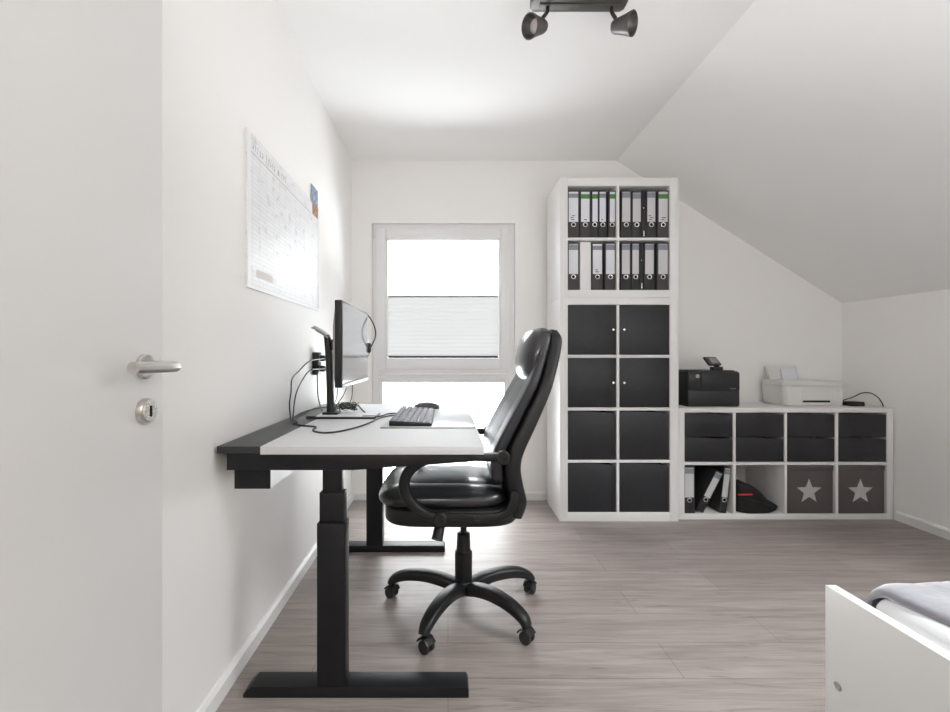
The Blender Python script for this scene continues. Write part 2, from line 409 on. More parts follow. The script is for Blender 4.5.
# ---------------------------------------------------------------- calendar on the left wall
cy0, cy1, cz0, cz1 = 1.62, 2.525, 1.35, 1.93
t = thing('wall_calendar', 'large white wall planner calendar with faint grid on the left wall', 'calendar', (XL, (cy0+cy1)/2, cz0))
bm = NB(); box(bm, XL, XL+.004, cy0, cy1, cz0, cz1, .001); obj('calendar_sheet', bm, 'calendar', t, None)
bm = NB()
for y0, y1, z0, z1 in ((cy0, cy0+.028, cz0, cz1), (cy1-.02, cy1, cz0, cz1), (cy0+.028, cy1-.02, cz0, cz0+.014)):
    box(bm, XL+.0035, XL+.0075, y0, y1, z0, z1, .001)
obj('calendar_border', bm, 'whiteplate', t, None)
bm = NB()
y = cy0+.05
for k in range(15):
    hgt = random.uniform(.022, .034); w = random.uniform(.008, .016)
    box(bm, XL+.004, XL+.0047, y, y+.004, 1.875, 1.875+hgt)
    box(bm, XL+.004, XL+.0047, y+.004, y+w, 1.875+random.choice((0, hgt-.005, hgt/2)), 1.875+random.choice((0, hgt-.005, hgt/2))+.0045) if k % 3 != 2 else None
    y += w+.010+(.018 if k % 5 == 4 else 0)
box(bm, XL+.004, XL+.0047, cy0+.035, cy1-.16, 1.858, 1.861)
obj('header_lettering', bm, 'inklight', t, None)
bm = NB(); box(bm, XL+.004, XL+.0046, 1.93, 2.02, 1.835, 1.852); obj('pink_month_mark', bm, 'pinkprint', t, None)
bm = NB()
box(bm, XL+.004, XL+.0046, 1.70, 1.86, 1.40, 1.43)
obj('pink_column_mark', bm, 'pinkprint', t, None)
bm = NB(); box(bm, XL+.004, XL+.0052, 2.385, 2.50, 1.925, 2.02); p_ = obj('picture', bm, 'picture_blue', t, None, label='small blue picture at the corner')
bm = NB(); box(bm, XL+.004, XL+.0053, 2.405, 2.50, 1.865, 1.924); obj('picture_foreground', bm, 'picture_brown', p_, None)

# ---------------------------------------------------------------- desk
DT = .817
t = thing('standing_desk', 'height-adjustable desk with white top and black steel frame', 'desk', (-.3, 2.0, 0))
bm = NB(); box(bm, -.588, .113, 1.395, 2.61, DT-.026, DT, .002); obj('tabletop', bm, 'desk', t, label='white tabletop')
bm = NB(); box(bm, XL+.010, -.589, 1.395, 2.61, DT-.022, DT, .002); obj('cable_shelf', bm, 'strip', t, label='black rear strip of the desk')
bm = NB(); box(bm, -.694, -.592, 1.397, 2.60, .742, DT-.022, .002); obj('rear_box_rail', bm, 'frame', t)
bm = NB(); box(bm, -.680, -.566, 1.42, 1.424, .677, .742); c_ = obj('cable_tray', bm, 'frame', t, None)
bm = NB(); box(bm, -.680, -.676, 1.424, 2.58, .677, .742); box(bm, -.570, -.566, 1.424, 2.58, .677, .742); box(bm, -.676, -.570, 1.424, 2.58, .677, .681); obj('tray_channel', bm, 'shelf', c_, None, label='light grey inside of the cable tray')
for yc, sh, fx1 in ((1.475, 0, .067), (2.535, -.035, -.017)):
    d0 = 1.397 if yc < 2 else 2.50; d1_ = d0+.05
    bm = NB(); prism(bm, [(-.592,.742),(-.30,.742),(.09,.770),(.09,DT-.027),(-.592,DT-.027)], d0, d1_, 'y', .001); obj('side_bracket', bm, 'frame', t)
    xc = -.377+sh
    bm = NB(); box(bm, xc-.031, xc+.031, yc-.025, yc+.010, .60, .743, .002); box(bm, xc-.11, xc+.11, yc-.05, yc+.05, DT-.037, DT-.0265) if yc > 2 else None
    leg = obj('leg', bm, 'frame', t)
    bm = NB(); box(bm, xc-.040, xc+.040, yc-.031, yc+.014, .53, .657, .003); obj('leg_middle_stage', bm, 'frame', leg)
    bm = NB(); box(bm, xc-.046, xc+.046, yc-.039, yc+.018, .03, .56, .003); obj('leg_outer_stage', bm, 'frame', leg)
    bm = NB(); x0 = -.66 if yc < 2 else -.69
    prism(bm, [(x0,.0),(fx1,.0),(fx1,.026),(fx1-.008,.036),(x0+.025,.036),(x0,.012)], yc-.042, yc+.030, 'y', .003); obj('foot', bm, 'frame', t)
bm = NB(); box(bm, -.46, -.40, 1.45, 2.50, DT-.066, DT-.0265, .002); obj('crossbar', bm, 'frame', t)

# ---------------------------------------------------------------- things on the desk
def D(px, py, dz=0.):                   # point on the desk surface
    Y = (H-DT-dz)*F/(py-CY); return Vector(((px-CX)*Y/F, Y, DT+dz))
bm = NB(); box(bm, -.262, .106, 1.740, 2.36, DT+.0002, DT+.0022, .001)
t = thing('desk_mat', 'pale bluish desk mat under the keyboard', 'desk mat', (-.08, 2.08, DT)); obj('mat_sheet', bm, 'mat', t)
bm = NB(); box(bm, -.264, .106, 1.735, 1.741, DT+.0002, DT+.0046, .001); obj('mat_edge', bm, 'silver', t, label='dark front edge')

t = thing('computer_keyboard', 'black keyboard with shiny keys lying lengthways on the desk mat', 'keyboard', (-.15, 2.05, DT+.0024))
bm = NB(); prism(bm, [(-.235,DT+.0024),(-.065,DT+.0024),(-.065,DT+.015),(-.235,DT+.024)], 1.775, 2.235, 'y', .003); obj('keyboard_body', bm, 'plastic', t)
bm = NB()
for i in range(6):
    for j in range(21):
        x = -.226+i*.0262; y = 1.784+j*.0214
        if j == 14 or j == 18: continue
        zt_ = DT+.024-(x+.235)/.17*.009
        t2 = bmesh.new(); bmesh.ops.create_cube(t2, size=1)
        for v in t2.verts:
            k = .0105 if v.co.z < 0 else .0085; k2 = .0088 if v.co.z < 0 else .0072
            v.co = Vector((x+.0115+(k if v.co.x > 0 else -k), y+.010+(k2 if v.co.y > 0 else -k2), zt_+(.006 if v.co.z > 0 else -.001)-.0010))
        merge(bm, t2)
kk = obj('key_field', bm, 'keys', t, None); kk['kind'] = 'stuff'
t = thing('computer_mouse', 'dark grey mouse lying behind the keyboard', 'mouse', (-.12, 2.42, DT))
bm = NB(); sq(bm, (-.112, 2.37, DT+.008), .066, .036, .030, 1., .8); 
for v in bm.verts: v.co.z = max(v.co.z, DT+.0003)
obj('mouse_body', bm, 'mouse', t, 60)
bm = NB(); cyl(bm, (-.155, 2.368, DT+.026), (-.155, 2.374, DT+.026), .008, n=14); obj('scroll_wheel', bm, 'rubber', t)

# monitor facing the chair
t = thing('computer_monitor', 'slim black computer monitor on a stand seen from its side', 'monitor', (-.50, 2.06, DT))
my0, my1, mz0, mz1 = 1.75, 2.315, .974, 1.320
def mx(y): return -.418-(y-my0)*.02
bm = NB(); box(bm, -.445, -.4165, my0, my1, mz0, mz1, .003); hs = obj('monitor_housing', bm, 'plastic', t)
bm = NB(); box(bm, -.4164, -.4150, my0+.010, my1-.010, mz0+.018, mz1-.010); obj('screen', bm, 'screen', t, None, label='glossy pale reflecting screen')
bm = NB(); box(bm, -.4166, -.4138, my0+.002, my1-.002, mz0+.001, mz0+.017, .001); obj('bottom_bezel', bm, 'silver', hs)
bm = NB()
secs = []
for y, k in ((my0+.01,.3),(my0+.06,.7),(my0+.18,1),(my1-.18,1),(my1-.06,.7),(my1-.01,.3)):
    b_ = -.4455-.030*k
    secs.append([Vector((-.445,y,mz0+.01)), Vector((b_+.006,y,mz0+.03)), Vector((b_,y,mz0+.10)), Vector((b_,y,mz1-.10)), Vector((b_+.008,y,mz1-.03)), Vector((-.445,y,mz1-.008))])
rings(bm, secs); obj('rear_cover', bm, 'silver', hs, 50)
bm = NB(); box(bm, -.541, -.474, 2.06, 2.12, 1.125, 1.175, .004); obj('mount', bm, 'plastic', t)
bm = NB(); sweep(bm, [(-.546,2.09,DT+.012),(-.550,2.09,.95),(-.556,2.09,1.08),(-.562,2.09,1.165),(-.568,2.09,1.195)], [.026,.023,.021,.020,.019], [.019,.016,.015,.015,.012], (0,1,0), .5); obj('stand_column', bm, 'plastic', t)
bm = NB(); sweep(bm, [(-.558,2.09,1.186),(-.580,2.085,1.205),(-.612,2.06,1.226),(-.624,2.05,1.228)], [.02,.024,.024,.012], [.008,.006,.006,.004], (.3,1,0), .7); obj('stand_handle', bm, 'silver', t, label='grey tilted handle on the column')
bm = NB(); box(bm, -.602, -.324, 1.985, 2.14, DT+.0004, DT+.010, .003); box(bm, -.58, -.51, 2.05, 2.13, DT+.01, DT+.022, .004); bs = obj('stand_base', bm, 'plastic', t)
bm = NB(); box(bm, -.598, -.328, 1.990, 2.13, DT+.010, DT+.0112, .0004); obj('base_plate', bm, 'desk', bs, label='white top of the base')

# loop cable hanging at the monitor's far edge
t = thing('cable_loop', 'thin black wire loop with small black plug at the far edge of the monitor', 'cable', P(368, 350, 2.34))
bm = NB(); tube(bm, [P(364,312,2.325), P(370,318,2.33), P(374.5,327,2.335), P(375.5,336,2.34), P(372,345,2.34), P(368.5,351,2.34)], .0035); obj('wire_loop', bm, 'cable', t)
bm = NB(); box(bm, -.432, -.405, 2.316, 2.345, 1.128, 1.165, .004); q = P(369,348,2.34); sq(bm, q, .012, .018, .028, .6, .7, 16, 10); obj('plug', bm, 'plastic', t)
bm = NB(); tube(bm, [P(370,352,2.33), P(367,358,2.33), P(365.5,366,2.325)], .002); obj('wire_tail', bm, 'cable', t)

# wall socket box
t = thing('power_socket', 'black double socket strip on the left wall behind the monitor', 'socket', (XL, 2.45, .99))
y0s = 2.44
bm = NB(); box(bm, XL, XL+.034, y0s-.03, y0s+.03, .995, 1.118, .004); obj('socket_body', bm, 'plastic', t)
for z in (1.028, 1.085):
    bm = NB(); lathe(bm, [(.021,0),(.022,.003),(.018,.004),(.017,-.004),(.001,-.004)], (XL+.0345, y0s, z), (1,0,0)); so = obj('outlet', bm, 'silver', t)
    bm = NB(); lathe(bm, [(.017,.0),(.016,.026),(.010,.032)], (XL+.0345, y0s, z), (1,0,0)); obj('plug', bm, 'plastic', so)

def cable(name, label, pts, r=.0033, grp=None, cat='cable', m='cable'):
    bm = NB(); pts = [Vector(p) for p in pts]; tube(bm, pts, r); return simple(name, label, cat, bm, m, pts[0], grp)
sp = lambda z: (XL+.064, y0s, z)
def W(px, py, off=.014):
    return P(px, py, -(XL+off)*F/(CX-px))
cable('power_cable', 'black cable curving furthest left from the wall socket to the desk', [sp(1.085), W(310,361,.04), W(299,371), W(292,379), W(291,392), W(289.5,403), W(290,413), D(291,420.5,.005), D(294,424,.004)])
cable('power_cable', 'black cable from the socket, inside the outer curved one', [sp(1.028), W(311,370,.04), W(303,379), W(297,391), W(294.5,402), W(293.5,412,.03), D(293,419.5,.006), D(297,422.5,.004)])
cable('power_cable', 'black cable dropping straight from the socket behind the monitor stand', [(XL+.02,y0s,.998), P(317.5,385,2.43), P(318,396,2.42), P(320,405,2.42), D(322,410.5,.003)])
cable('desk_cable', 'long black cable looping in a wide oval around the monitor base', [D(292,420,.004), D(300,413.5,.004), D(312,409.5,.004), D(325,407.2,.004), D(340,406.3,.004), D(352,407.2,.004)], .003)
cable('desk_cable', 'black cable meandering in front of the monitor base', [D(293,421.5,.004), D(299,425,.004), D(309,426,.004), D(316,427,.004), D(313,430.5,.004), D(322,432.6,.004), D(335,432,.004), D(350,429,.004), D(362,425.5,.004), D(372,421.5,.004), D(379,418.2,.004), D(390,415.6,.004), D(397,415.2,.004)])
cable('desk_cable', 'black cable running right from the stand base towards the keyboard', [D(358,404.8,.004), D(364,411.5,.004), D(372,416.5,.004), D(381,416,.004), D(388,413.8,.004), D(396,413.2,.004)])
cable('monitor_cable', 'black cable curving from the monitor stand down to the tangle', [P(331,376,2.12), P(337,384,2.12), P(337,396,2.16), P(335,403,2.2), D(334,409.5,.004)], .002)
cable('monitor_cable', 'black cable hanging below the monitor, left of the tangle', [P(346.5,388,2.2), P(343,396,2.25), P(338,403,2.28), D(333,410.5,.004)], .0022)
cable('monitor_cable', 'black cable hanging straight below the far end of the monitor', [P(352.5,380,2.28), P(352.3,392,2.3), P(351,400,2.32), D(347,406.5,.004)], .002)
random.seed(4)
pts = []
for k in range(34):
    a = k*1.9; pts.append(P(347.5+10*math.cos(a)+random.uniform(-2,2), 406.2+4.2*math.sin(a*1.37), 2.20+.06*math.sin(a*.7)))
cable('tangled_cable', 'tangled heap of black cable behind the monitor base', pts, .0017)
bm = NB(); q = D(372,418.5,0); box(bm, q.x-.045, q.x+.02, q.y-.01, q.y+.012, DT+.0004, DT+.013, .003); simple('cable_adapter', 'small black adapter at the right end of the stand base', 'adapter', bm, 'plastic', (q.x,q.y,DT))
bm = NB(); q = D(312,418.8,0); box(bm, q.x-.025, q.x+.02, q.y-.01, q.y+.012, DT+.0004, DT+.013, .003); simple('cable_adapter', 'small black adapter at the left end of the stand base', 'adapter', bm, 'plastic', (q.x,q.y,DT))

# ---------------------------------------------------------------- office chair
cx, cyy = .068, 1.95
t = thing('office_chair', 'black leather swivel chair with high back and armrests at the desk', 'chair', (cx, cyy, 0))
bm = NB(); lathe(bm, [(.03,.075),(.045,.082),(.047,.105),(.040,.118),(.037,.122)], (cx,cyy,0)); hub = obj('base_hub', bm, 'plastic', t)
for k in range(5):
    a = math.radians([90,166,242,314,20][k]); dr = Vector((math.cos(a), math.sin(a), 0)); sd_ = Vector((-dr.y, dr.x, 0)); c0 = Vector((cx,cyy,0))
    bm = NB(); sweep(bm, [c0+dr*.03+Vector((0,0,.092)), c0+dr*.10+Vector((0,0,.112)), c0+dr*.18+Vector((0,0,.120)), c0+dr*.26+Vector((0,0,.112)), c0+dr*.318+Vector((0,0,.090)), c0+dr*.338+Vector((0,0,.064))],
                     [.032,.031,.029,.027,.024,.019], [.025,.025,.024,.022,.019,.016], sd_, .6)
    lg = obj('base_leg', bm, 'plastic', t)
    wc = c0+dr*.328+Vector((0,0,.0246)); wa = a+random.uniform(-.9,.9); wd = Vector((math.cos(wa), math.sin(wa), 0))
    if k == 2: wd = Vector((.75,-.65,0))
    ws = Vector((-wd.y, wd.x, 0)); bm = NB()
    for s in (-1, 1): lathe(bm, [(.013,0),(.022,.002),(.0245,.006),(.0245,.014),(.022,.018),(.011,.019)], wc+wd*.008+ws*s*.004, ws*s, 20)
    ca = obj('caster', bm, 'rubber', lg)
    bm = NB(); cyl(bm, wc+Vector((0,0,.02)), wc+Vector((0,0,.052)), .008, n=12)
    sweep(bm, [wc-wd*.022+Vector((0,0,.014)), wc-wd*.010+Vector((0,0,.028)), wc+wd*.012+Vector((0,0,.032)), wc+wd*.034+Vector((0,0,.014))], .024, .0035, ws, .5, 14)
    obj('caster_hood', bm, 'plastic', ca)
bm = NB(); lathe(bm, [(.037,.12),(.038,.245),(.031,.25),(.030,.26),(.028,.325),(.020,.33)], (cx,cyy,0)); obj('column_cover', bm, 'plastic', t)
bm = NB(); cyl(bm, (cx,cyy,.30), (cx,cyy,.44), .0135); obj('gas_lift', bm, 'rubber', t)
bm = NB(); box(bm, cx-.11, cx+.11, cyy-.09, cyy+.09, .405, .455, .012); obj('tilt_mechanism', bm, 'plastic', t)
bm = NB(); cyl(bm, (-.030,1.73,.447), (-.042,1.70,.398), .020, .022); obj('tilt_knob', bm, 'plastic', t)
bm = NB(); sq(bm, (.012,cyy,.480), .270, .262, .042, .32, .42, 56, 20); obj('seat_shell', bm, 'plastic', t, 60)
# seat: broad bolstered cushion and a raised inner pad
bm = NB(); sq(bm, (-.022,cyy,.540), .262, .258, .052, .78, .42, 64, 26)
for v in bm.verts:
    r = max(abs(v.co.y-cyy)/.258, 0); w = max(0, -(v.co.x+.10)/.18)
    if v.co.z > .545: v.co.z += -.012*w*w+.010*math.exp(-((r-.75)/.16)**2)
st = obj('seat', bm, 'leather', t, 80)
bm = NB(); sq(bm, (-.008,cyy,.563), .228, .200, .046, .85, .5, 56, 22)
for v in bm.verts:
    w = max(0, -(v.co.x+.06)/.16); v.co.z += -.014*w*w
obj('seat_pad', bm, 'leather', st, 80)
# backrest: stations front point, rear point, half width
ST = [((.205,.475),(.295,.462),.215),((.215,.515),(.308,.500),.225),((.190,.56),(.312,.535),.240),((.172,.625),(.296,.60),.248),((.170,.685),(.287,.665),.252),((.188,.745),(.299,.725),.252),
      ((.250,.862),(.350,.835),.245),((.318,.985),(.405,.955),.225),((.352,1.06),(.437,1.045),.195),((.372,1.13),(.460,1.125),.170),((.386,1.185),(.466,1.172),.152),((.405,1.212),(.452,1.203),.125)]
def interp(st, k=5):
    A = catmull([(s[0][0], s[0][1], s[2]) for s in st], k); B = catmull([(s[1][0], s[1][1], 0) for s in st], k)
    return [((a.x,a.y),(b.x,b.y),a.z) for a, b in zip(A, B)]
def back_loft(st, f0, f1, wsc, e=.4, n=36, crown=0.):
    bm = NB(); secs = []
    for (fx,fz),(rx,rz),w in interp(st):
        f = Vector((fx,cyy,fz)); r = Vector((rx,cyy,rz)); a = f.lerp(r, f0); b = f.lerp(r, f1); c = (a+b)/2; h_ = (b-a)/2; s = []
        for j in range(n):
            tt = j*2*math.pi/n; cc, q_ = math.cos(tt), math.sin(tt)
            yy = math.copysign(abs(q_)**e, q_); xx = math.copysign(abs(cc)**e, cc)
            off = (r-f).normalized()*crown*(yy*yy)*(1 if xx < 0 else .2)
            s.append(c+h_*xx+Vector((0, yy*w*wsc, 0))-off)
        secs.append(s)
    rings(bm, secs); return bm
obj('backrest_shell', back_loft(ST, .36, 1., 1.0, .38), 'plastic', t, 50)
bk = obj('backrest', back_loft(ST[3:10], .0, .42, .95, .45, crown=.012), 'leather2', t, 60)
# central padded panel on the front
def panel(i0, i1, wsc, f0, f1, m, name, par, e=.6):
    return obj(name, back_loft(ST[i0:i1], f0, f1, wsc, e), m, par, 60)
panel(3, 8, .66, -.035, .30, 'leather2', 'lumbar_panel', bk)
# head cushion
HS = [((.345,.990),(.395,1.0),.105),((.324,1.020),(.412,1.035),.150),((.315,1.062),(.422,1.075),.163),((.318,1.11),(.432,1.12),.163),((.333,1.165),(.440,1.165),.152),((.357,1.20),(.438,1.192),.134),((.380,1.217),(.420,1.210),.105)]
bm = back_loft(HS, 0, 1, 1., .62)
for v in bm.verts:
    yy = abs(v.co.y-cyy)/.16
    if v.co.x < .37: v.co.x -= .016*(1-min(1, yy*yy))
obj('headrest', bm, 'leather', t, 70)
for sgn in (-1, 1):
    ya = cyy+sgn*.283
    bm = NB(); sweep(bm, [(.205,ya,.722),(.12,ya,.722),(.02,ya,.723),(-.05,ya,.719),(-.110,ya,.700),(-.152,ya,.660),(-.163,ya,.610),(-.142,ya,.557),(-.096,ya,.515),(-.03,ya,.493)],
                     [.022,.026,.028,.028,.027,.025,.024,.024,.022,.018], [.016,.014,.014,.016,.019,.021,.021,.020,.019,.017], (0,1,0), .55)
    ar = obj('armrest', bm, 'plastic', t, 60)
    for bx_, bz_ in ((.205,.722),(-.03,.493)):
        bm = NB(); lathe(bm, [(.026,-.012),(.026,.008),(.022,.012),(.010,.012),(.009,.009),(.001,.009)], (bx_, ya+sgn*.012, bz_), (0,sgn,0), 24); obj('bolt', bm, 'plastic', ar)
    for bx_, bz_ in ((.205,.722),(-.03,.493)):
        bm = NB(); cyl(bm, (bx_,cyy+sgn*.235,bz_), (bx_,ya,bz_), .014); obj('armrest_spacer', bm, 'plastic', ar)
    yb = cyy+sgn*.262
    bm = NB(); sweep(bm, [(-.01,yb,.488),(.10,yb,.487),(.17,yb,.487),(.225,yb,.505),(.248,yb,.545),(.250,yb,.585)], .009, [.017,.017,.016,.017,.017,.015], (0,1,0), .5); br_ = obj('back_bracket', bm, 'plastic', t)
    for bx_, bz_ in ((.11,.487),(.25,.576)):
        bm = NB(); lathe(bm, [(.013,0),(.013,.006),(.006,.006),(.005,.003),(.001,.003)], (bx_, yb+sgn*.009, bz_), (0,sgn,0), 18); obj('screw', bm, 'rubber', br_)

# ---------------------------------------------------------------- shelving units
def shelving(name, label, x0, x1, y0, y1, z0, z1, xs, zs, fr, side, mtl='shelf', par=None):
    """xs: cell x-ranges, zs: cell z-ranges; open cells"""
    t = thing(name, label, 'shelving unit', ((x0+x1)/2, (y0+y1)/2, z0))
    for a, b in ((x0, xs[0][0]), (xs[-1][1], x1)):
        bm = NB(); box(bm, a, b, y0, y1, z0, z1, .0012); obj('side_panel', bm, mtl, t)
    bm = NB(); box(bm, xs[0][0], xs[-1][1], y0+.0003, y1, zs[-1][1], z1, .0012); obj('top_panel', bm, mtl, t)
    bm = NB(); box(bm, xs[0][0], xs[-1][1], y0+.0003, y1, z0, zs[0][0], .0012); obj('bottom_panel', bm, mtl, t)
    for a, b in zip(zs, zs[1:]):
        bm = NB(); box(bm, xs[0][0], xs[-1][1], y0+.002, y1, a[1], b[0], .0008); obj('shelf', bm, mtl, t)
    for a, b in zip(xs, xs[1:]):
        for c in zs:
            bm = NB(); box(bm, a[1], b[0], y0+.002, y1, c[0], c[1], .0008); obj('divider', bm, mtl, t)
    return t
YT, YTB = 2.956, 3.345
X0, X1 = .742, 1.528
CXS = [(.794,1.1185),(1.1365,1.472)]
ztall = [(.0592,.388),(.4065,.734),(.754,1.085),(1.103,1.4365)]
tall = shelving('tall_cube_shelf', 'tall white shelving unit with eight black fronts beside the window', X0, X1, YT, YTB, 0, 1.4825, CXS, ztall, .05, 0)
top = shelving('small_cube_shelf', 'white four-cube shelf full of binders stacked on the tall unit', X0, X1, YT, YTB, 1.4835, 2.279, CXS, [(1.534,1.864),(1.8815,2.225)], .05, 0)
for (a, b), kx in zip(CXS, (-.027, .027)):
    for c in ztall[2:]:
        bm = NB(); box(bm, a+.0025, b-.0025, YT+.006, YT+.024, c[0]+.0025, c[1]-.0025, .001); dr_ = obj('door', bm, 'black', tall)
        xk = b-.027 if kx < 0 else a+.027
        bm = NB(); lathe(bm, [(.005,0),(.005,.010),(.0085,.013),(.0085,.020),(.006,.022),(.001,.022)], (xk, YT+.006, (c[0]+c[1])/2), (0,-1,0), 16); obj('knob', bm, 'chrome', dr_)
rows = {0:'lowest row', 1:'second row from the floor'}
for i, (a, b) in enumerate(CXS):
    for j, c in enumerate(ztall[:2]):
        lab = 'plain black storage box in the tall white shelf, %s, %s column' % (rows[j], ('left', 'right')[i])
        tb_ = thing('storage_box', lab, 'box', ((a+b)/2, YT+.17, c[0]), 'plain black boxes in the tall shelf')
        bm = NB(); zc_ = c[0]+.0006
        x0, x1, y0, y1, z1 = a+.004, b-.004, YT+.008, YT+.34, c[1]-.0045
        prism(bm, [(x0,zc_),(x1,zc_),(x1,z1-.022),(x1-.03,z1-.012),(x1-.12,z1-.004),(x0,z1)], y0, y0+.012, 'y', .001); obj('box_front', bm, 'black', tb_)
        bm = NB(); z2 = c[1]-.03
        box(bm, x0, x0+.005, y0+.012, y1, zc_, z2); box(bm, x1-.005, x1, y0+.012, y1, zc_, z2); box(bm, x0, x1, y1, y1+.005, zc_, z2); box(bm, x0+.005, x1-.005, y0+.012, y1, zc_, zc_+.005)
        obj('box_body', bm, 'blackfab', tb_, None)

# ---- low unit
YL, YLB = 2.990, 3.375
LX0, LX1, LZ = 1.5455, 2.986, .746
def lx(px): return (px-CX)*YL/F
LXS = [(lx(684.6), lx(733.4)), (lx(736), lx(784.8)), (lx(787.3), lx(835.6)), (lx(838.6), lx(886.2))]
LXS[-1] = (LXS[-1][0], LX1-.040)
def lz(py): return H-(py-CY)*YL/F
LZS = [(lz(514.2), lz(465.2)), (lz(462.3), lz(412.6))]
low = shelving('low_cube_shelf', 'low wide white shelf unit carrying two printers', LX0, LX1, YL, YLB, 0, LZ, LXS, LZS, .04, 0)
for k, (a, b) in enumerate(LXS):
    z0, z1 = LZS[1]; zm = (z0+z1)/2
    for j, (c0, c1) in enumerate(((z0+.003, zm-.0015), (zm+.0015, z1-.003))):
        bm = NB(); x0, x1 = a+.003, b-.003
        # finger cut-out along the right half of the upper edge
        prism(bm, [(x0,c0),(x1,c0),(x1,c1-.012),(x1-.035,c1-.010),(x1-.10,c1-.007),(x1-.16,c1-.001),(x0,c1)], YL+.006, YL+.022, 'y', .0008)
        d = obj('drawer', bm, 'black', low)
        bm = NB(); box(bm, x0+.006, x1-.006, YL+.022, YL+.33, c0+.004, c0+.010); box(bm, x0+.006, x0+.014, YL+.022, YL+.33, c0+.01, c1-.03); box(bm, x1-.014, x1-.006, YL+.022, YL+.33, c0+.01, c1-.03); box(bm, x0+.014, x1-.014, YL+.32, YL+.33, c0+.01, c1-.03)
        obj('drawer_tray', bm, 'blackfab', d, None)
for k in (2, 3):
    a, b = LXS[k]; z0, z1 = LZS[0]; rb = -.006 if k == 2 else -.008
    tb_ = thing('storage_box', 'taupe fabric box with pale star, ' + ('beside the bag compartment' if k == 2 else 'next to the right wall'), 'box', ((a+b)/2, YL+.17, z0), 'star boxes in the low shelf')
    x0, x1, zc_, zt_ = a+.003, b-.003+rb, z0+.0006, z1-.006
    bm = NB(); box(bm, x0, x1, YL+.010, YL+.34, zc_, zt_-.004, .003); obj('box_body', bm, 'taupe', tb_)
    bm = NB(); box(bm, x0-.001, x1+.001, YL+.006, YL+.335, zt_-.030, zt_, .002); obj('box_lid', bm, 'taupe', tb_)
    bm = NB(); sx = (x0+x1)/2-.006; sz = (zc_+zt_)/2-.012; pts = []
    for q in range(10):
        r = .086 if q % 2 == 0 else .036; an = math.pi/2+q*math.pi/5; pts.append((sx+r*math.cos(an), sz+r*math.sin(an)))
    t3 = bmesh.new(); ring = [[t3.verts.new((p[0], y, p[1])) for p in pts] for y in (YL+.0075, YL+.0102)]
    cc0 = t3.verts.new((sx, YL+.0075, sz))
    for q in range(10):
        t3.faces.new((ring[0][q], ring[0][(q+1) % 10], cc0)); t3.faces.new((ring[0][q], ring[1][q], ring[1][(q+1) % 10], ring[0][(q+1) % 10]))
    bmesh.ops.recalc_face_normals(t3, faces=t3.faces); merge(bm, t3); obj('star', bm, 'star', tb_, None, label='pale grey five-pointed star')

# ---------------------------------------------------------------- binders
def binder(x0, x1, z0, label, grp, yf, style='grey', body='binder', ht=.318, rot=0., lab_m=None, marks=0, lab_in=(.11,.11), dep=.28):
    """upright binder between x0 and x1; rot: lean in radians about its lower right corner"""
    w = x1-x0; c = (x0+x1)/2
    t = thing('lever_arch_binder', label, 'binder', (c, yf, z0), grp)
    bm = NB(); box(bm, x0+.0005, x1-.0005, yf, yf+dep, z0+.0004, z0+ht, .0015); sp_ = obj('cover', bm, body, t)
    if style == 'back':
        bm = NB(); box(bm, c-.004, c+.004, yf-.0012, yf+.001, z0+.012, z0+.048, .001); obj('metal_clip', bm, 'chrome', sp_)
        bm = NB(); lathe(bm, [(.004,0),(.004,.002),(.001,.002)], (c-.003, yf, z0+.20), (0,-1,0), 12); obj('rivet', bm, 'chrome', sp_)
        t.rotation_euler.y = rot; return t
    if style == 'blank':
        t.rotation_euler.y = rot; return t
    a, b = x0+w*lab_in[0], x1-w*lab_in[1]; l0, l1 = z0+.108, z0+ht-.010
    bm = NB(); box(bm, a, b, yf-.0012, yf+.0005, l0, l1, .0003); lb = obj('spine_label', bm, lab_m or ('paperw' if style != 'grey' else 'paperg'), t, None)
    if style == 'green':
        bm = NB(); box(bm, a, b, yf-.0018, yf, l1-.046, l1-.016); obj('label_stripe', bm, 'stripeg', lb, None, label='green stripe')
    else:
        bm = NB(); box(bm, a, b, yf-.0018, yf, l1-.040, l1-.012 if style != 'grey' else l1-.004); obj('label_stripe', bm, 'stripeh' if style == 'blue' else 'stripeh', lb, None, label='grey stripe')
    if marks:
        bm = NB(); rr = random.Random(int(x0*1000))
        for q in range(marks):
            zz = l0+.012+q*.013; xx = a+(b-a)*rr.uniform(.15,.35); box(bm, xx, xx+(b-a)*rr.uniform(.25,.5), yf-.0018, yf, zz, zz+.005)
        obj('label_writing', bm, 'ink', lb, None)
    r = min(.0165, w*.36)
    bm = NB(); lathe(bm, [(r*.55,.0),(r,.0),(r,.0025),(r*.85,.0038),(r*.62,.0028),(r*.55,.0)], (c, yf, z0+.089), (0,-1,0), 22); ri = obj('finger_ring', bm, 'chrome', t)
    bm = NB(); lathe(bm, [(r*.56,.0),(r*.56,.0008),(.0005,.0008)], (c, yf, z0+.089), (0,-1,0), 18); obj('ring_hole', bm, 'hole', ri)
    if rot: t.rotation_euler.y = rot
    return t
YBf = YT+.014
def bx(off, v, Y=YBf): return (off+v/11.48-CX)*Y/F
zr1, zr2 = 1.8815, 1.534
g1 = 'binders on the upper shelf of the four-cube unit'; g2 = 'binders on the lower shelf of the four-cube unit'
def B(off, v0, v1, z0, label, g, **k):
    lo, hi = (CXS[0] if off == 560 else CXS[1])
    return binder(max(bx(off, v0), lo+.001), min(bx(off, v1), hi-.001), z0, label, g, YBf, **k)
B(560, 82, 224, zr1, 'wide binder with bluish label and small writing, far left of upper binder shelf', g1, style='blue', body='binder2', marks=3)
B(560, 228, 352, zr1, 'wide binder with green stripe, second from left on upper binder shelf', g1, style='green', body='binder2', marks=1)
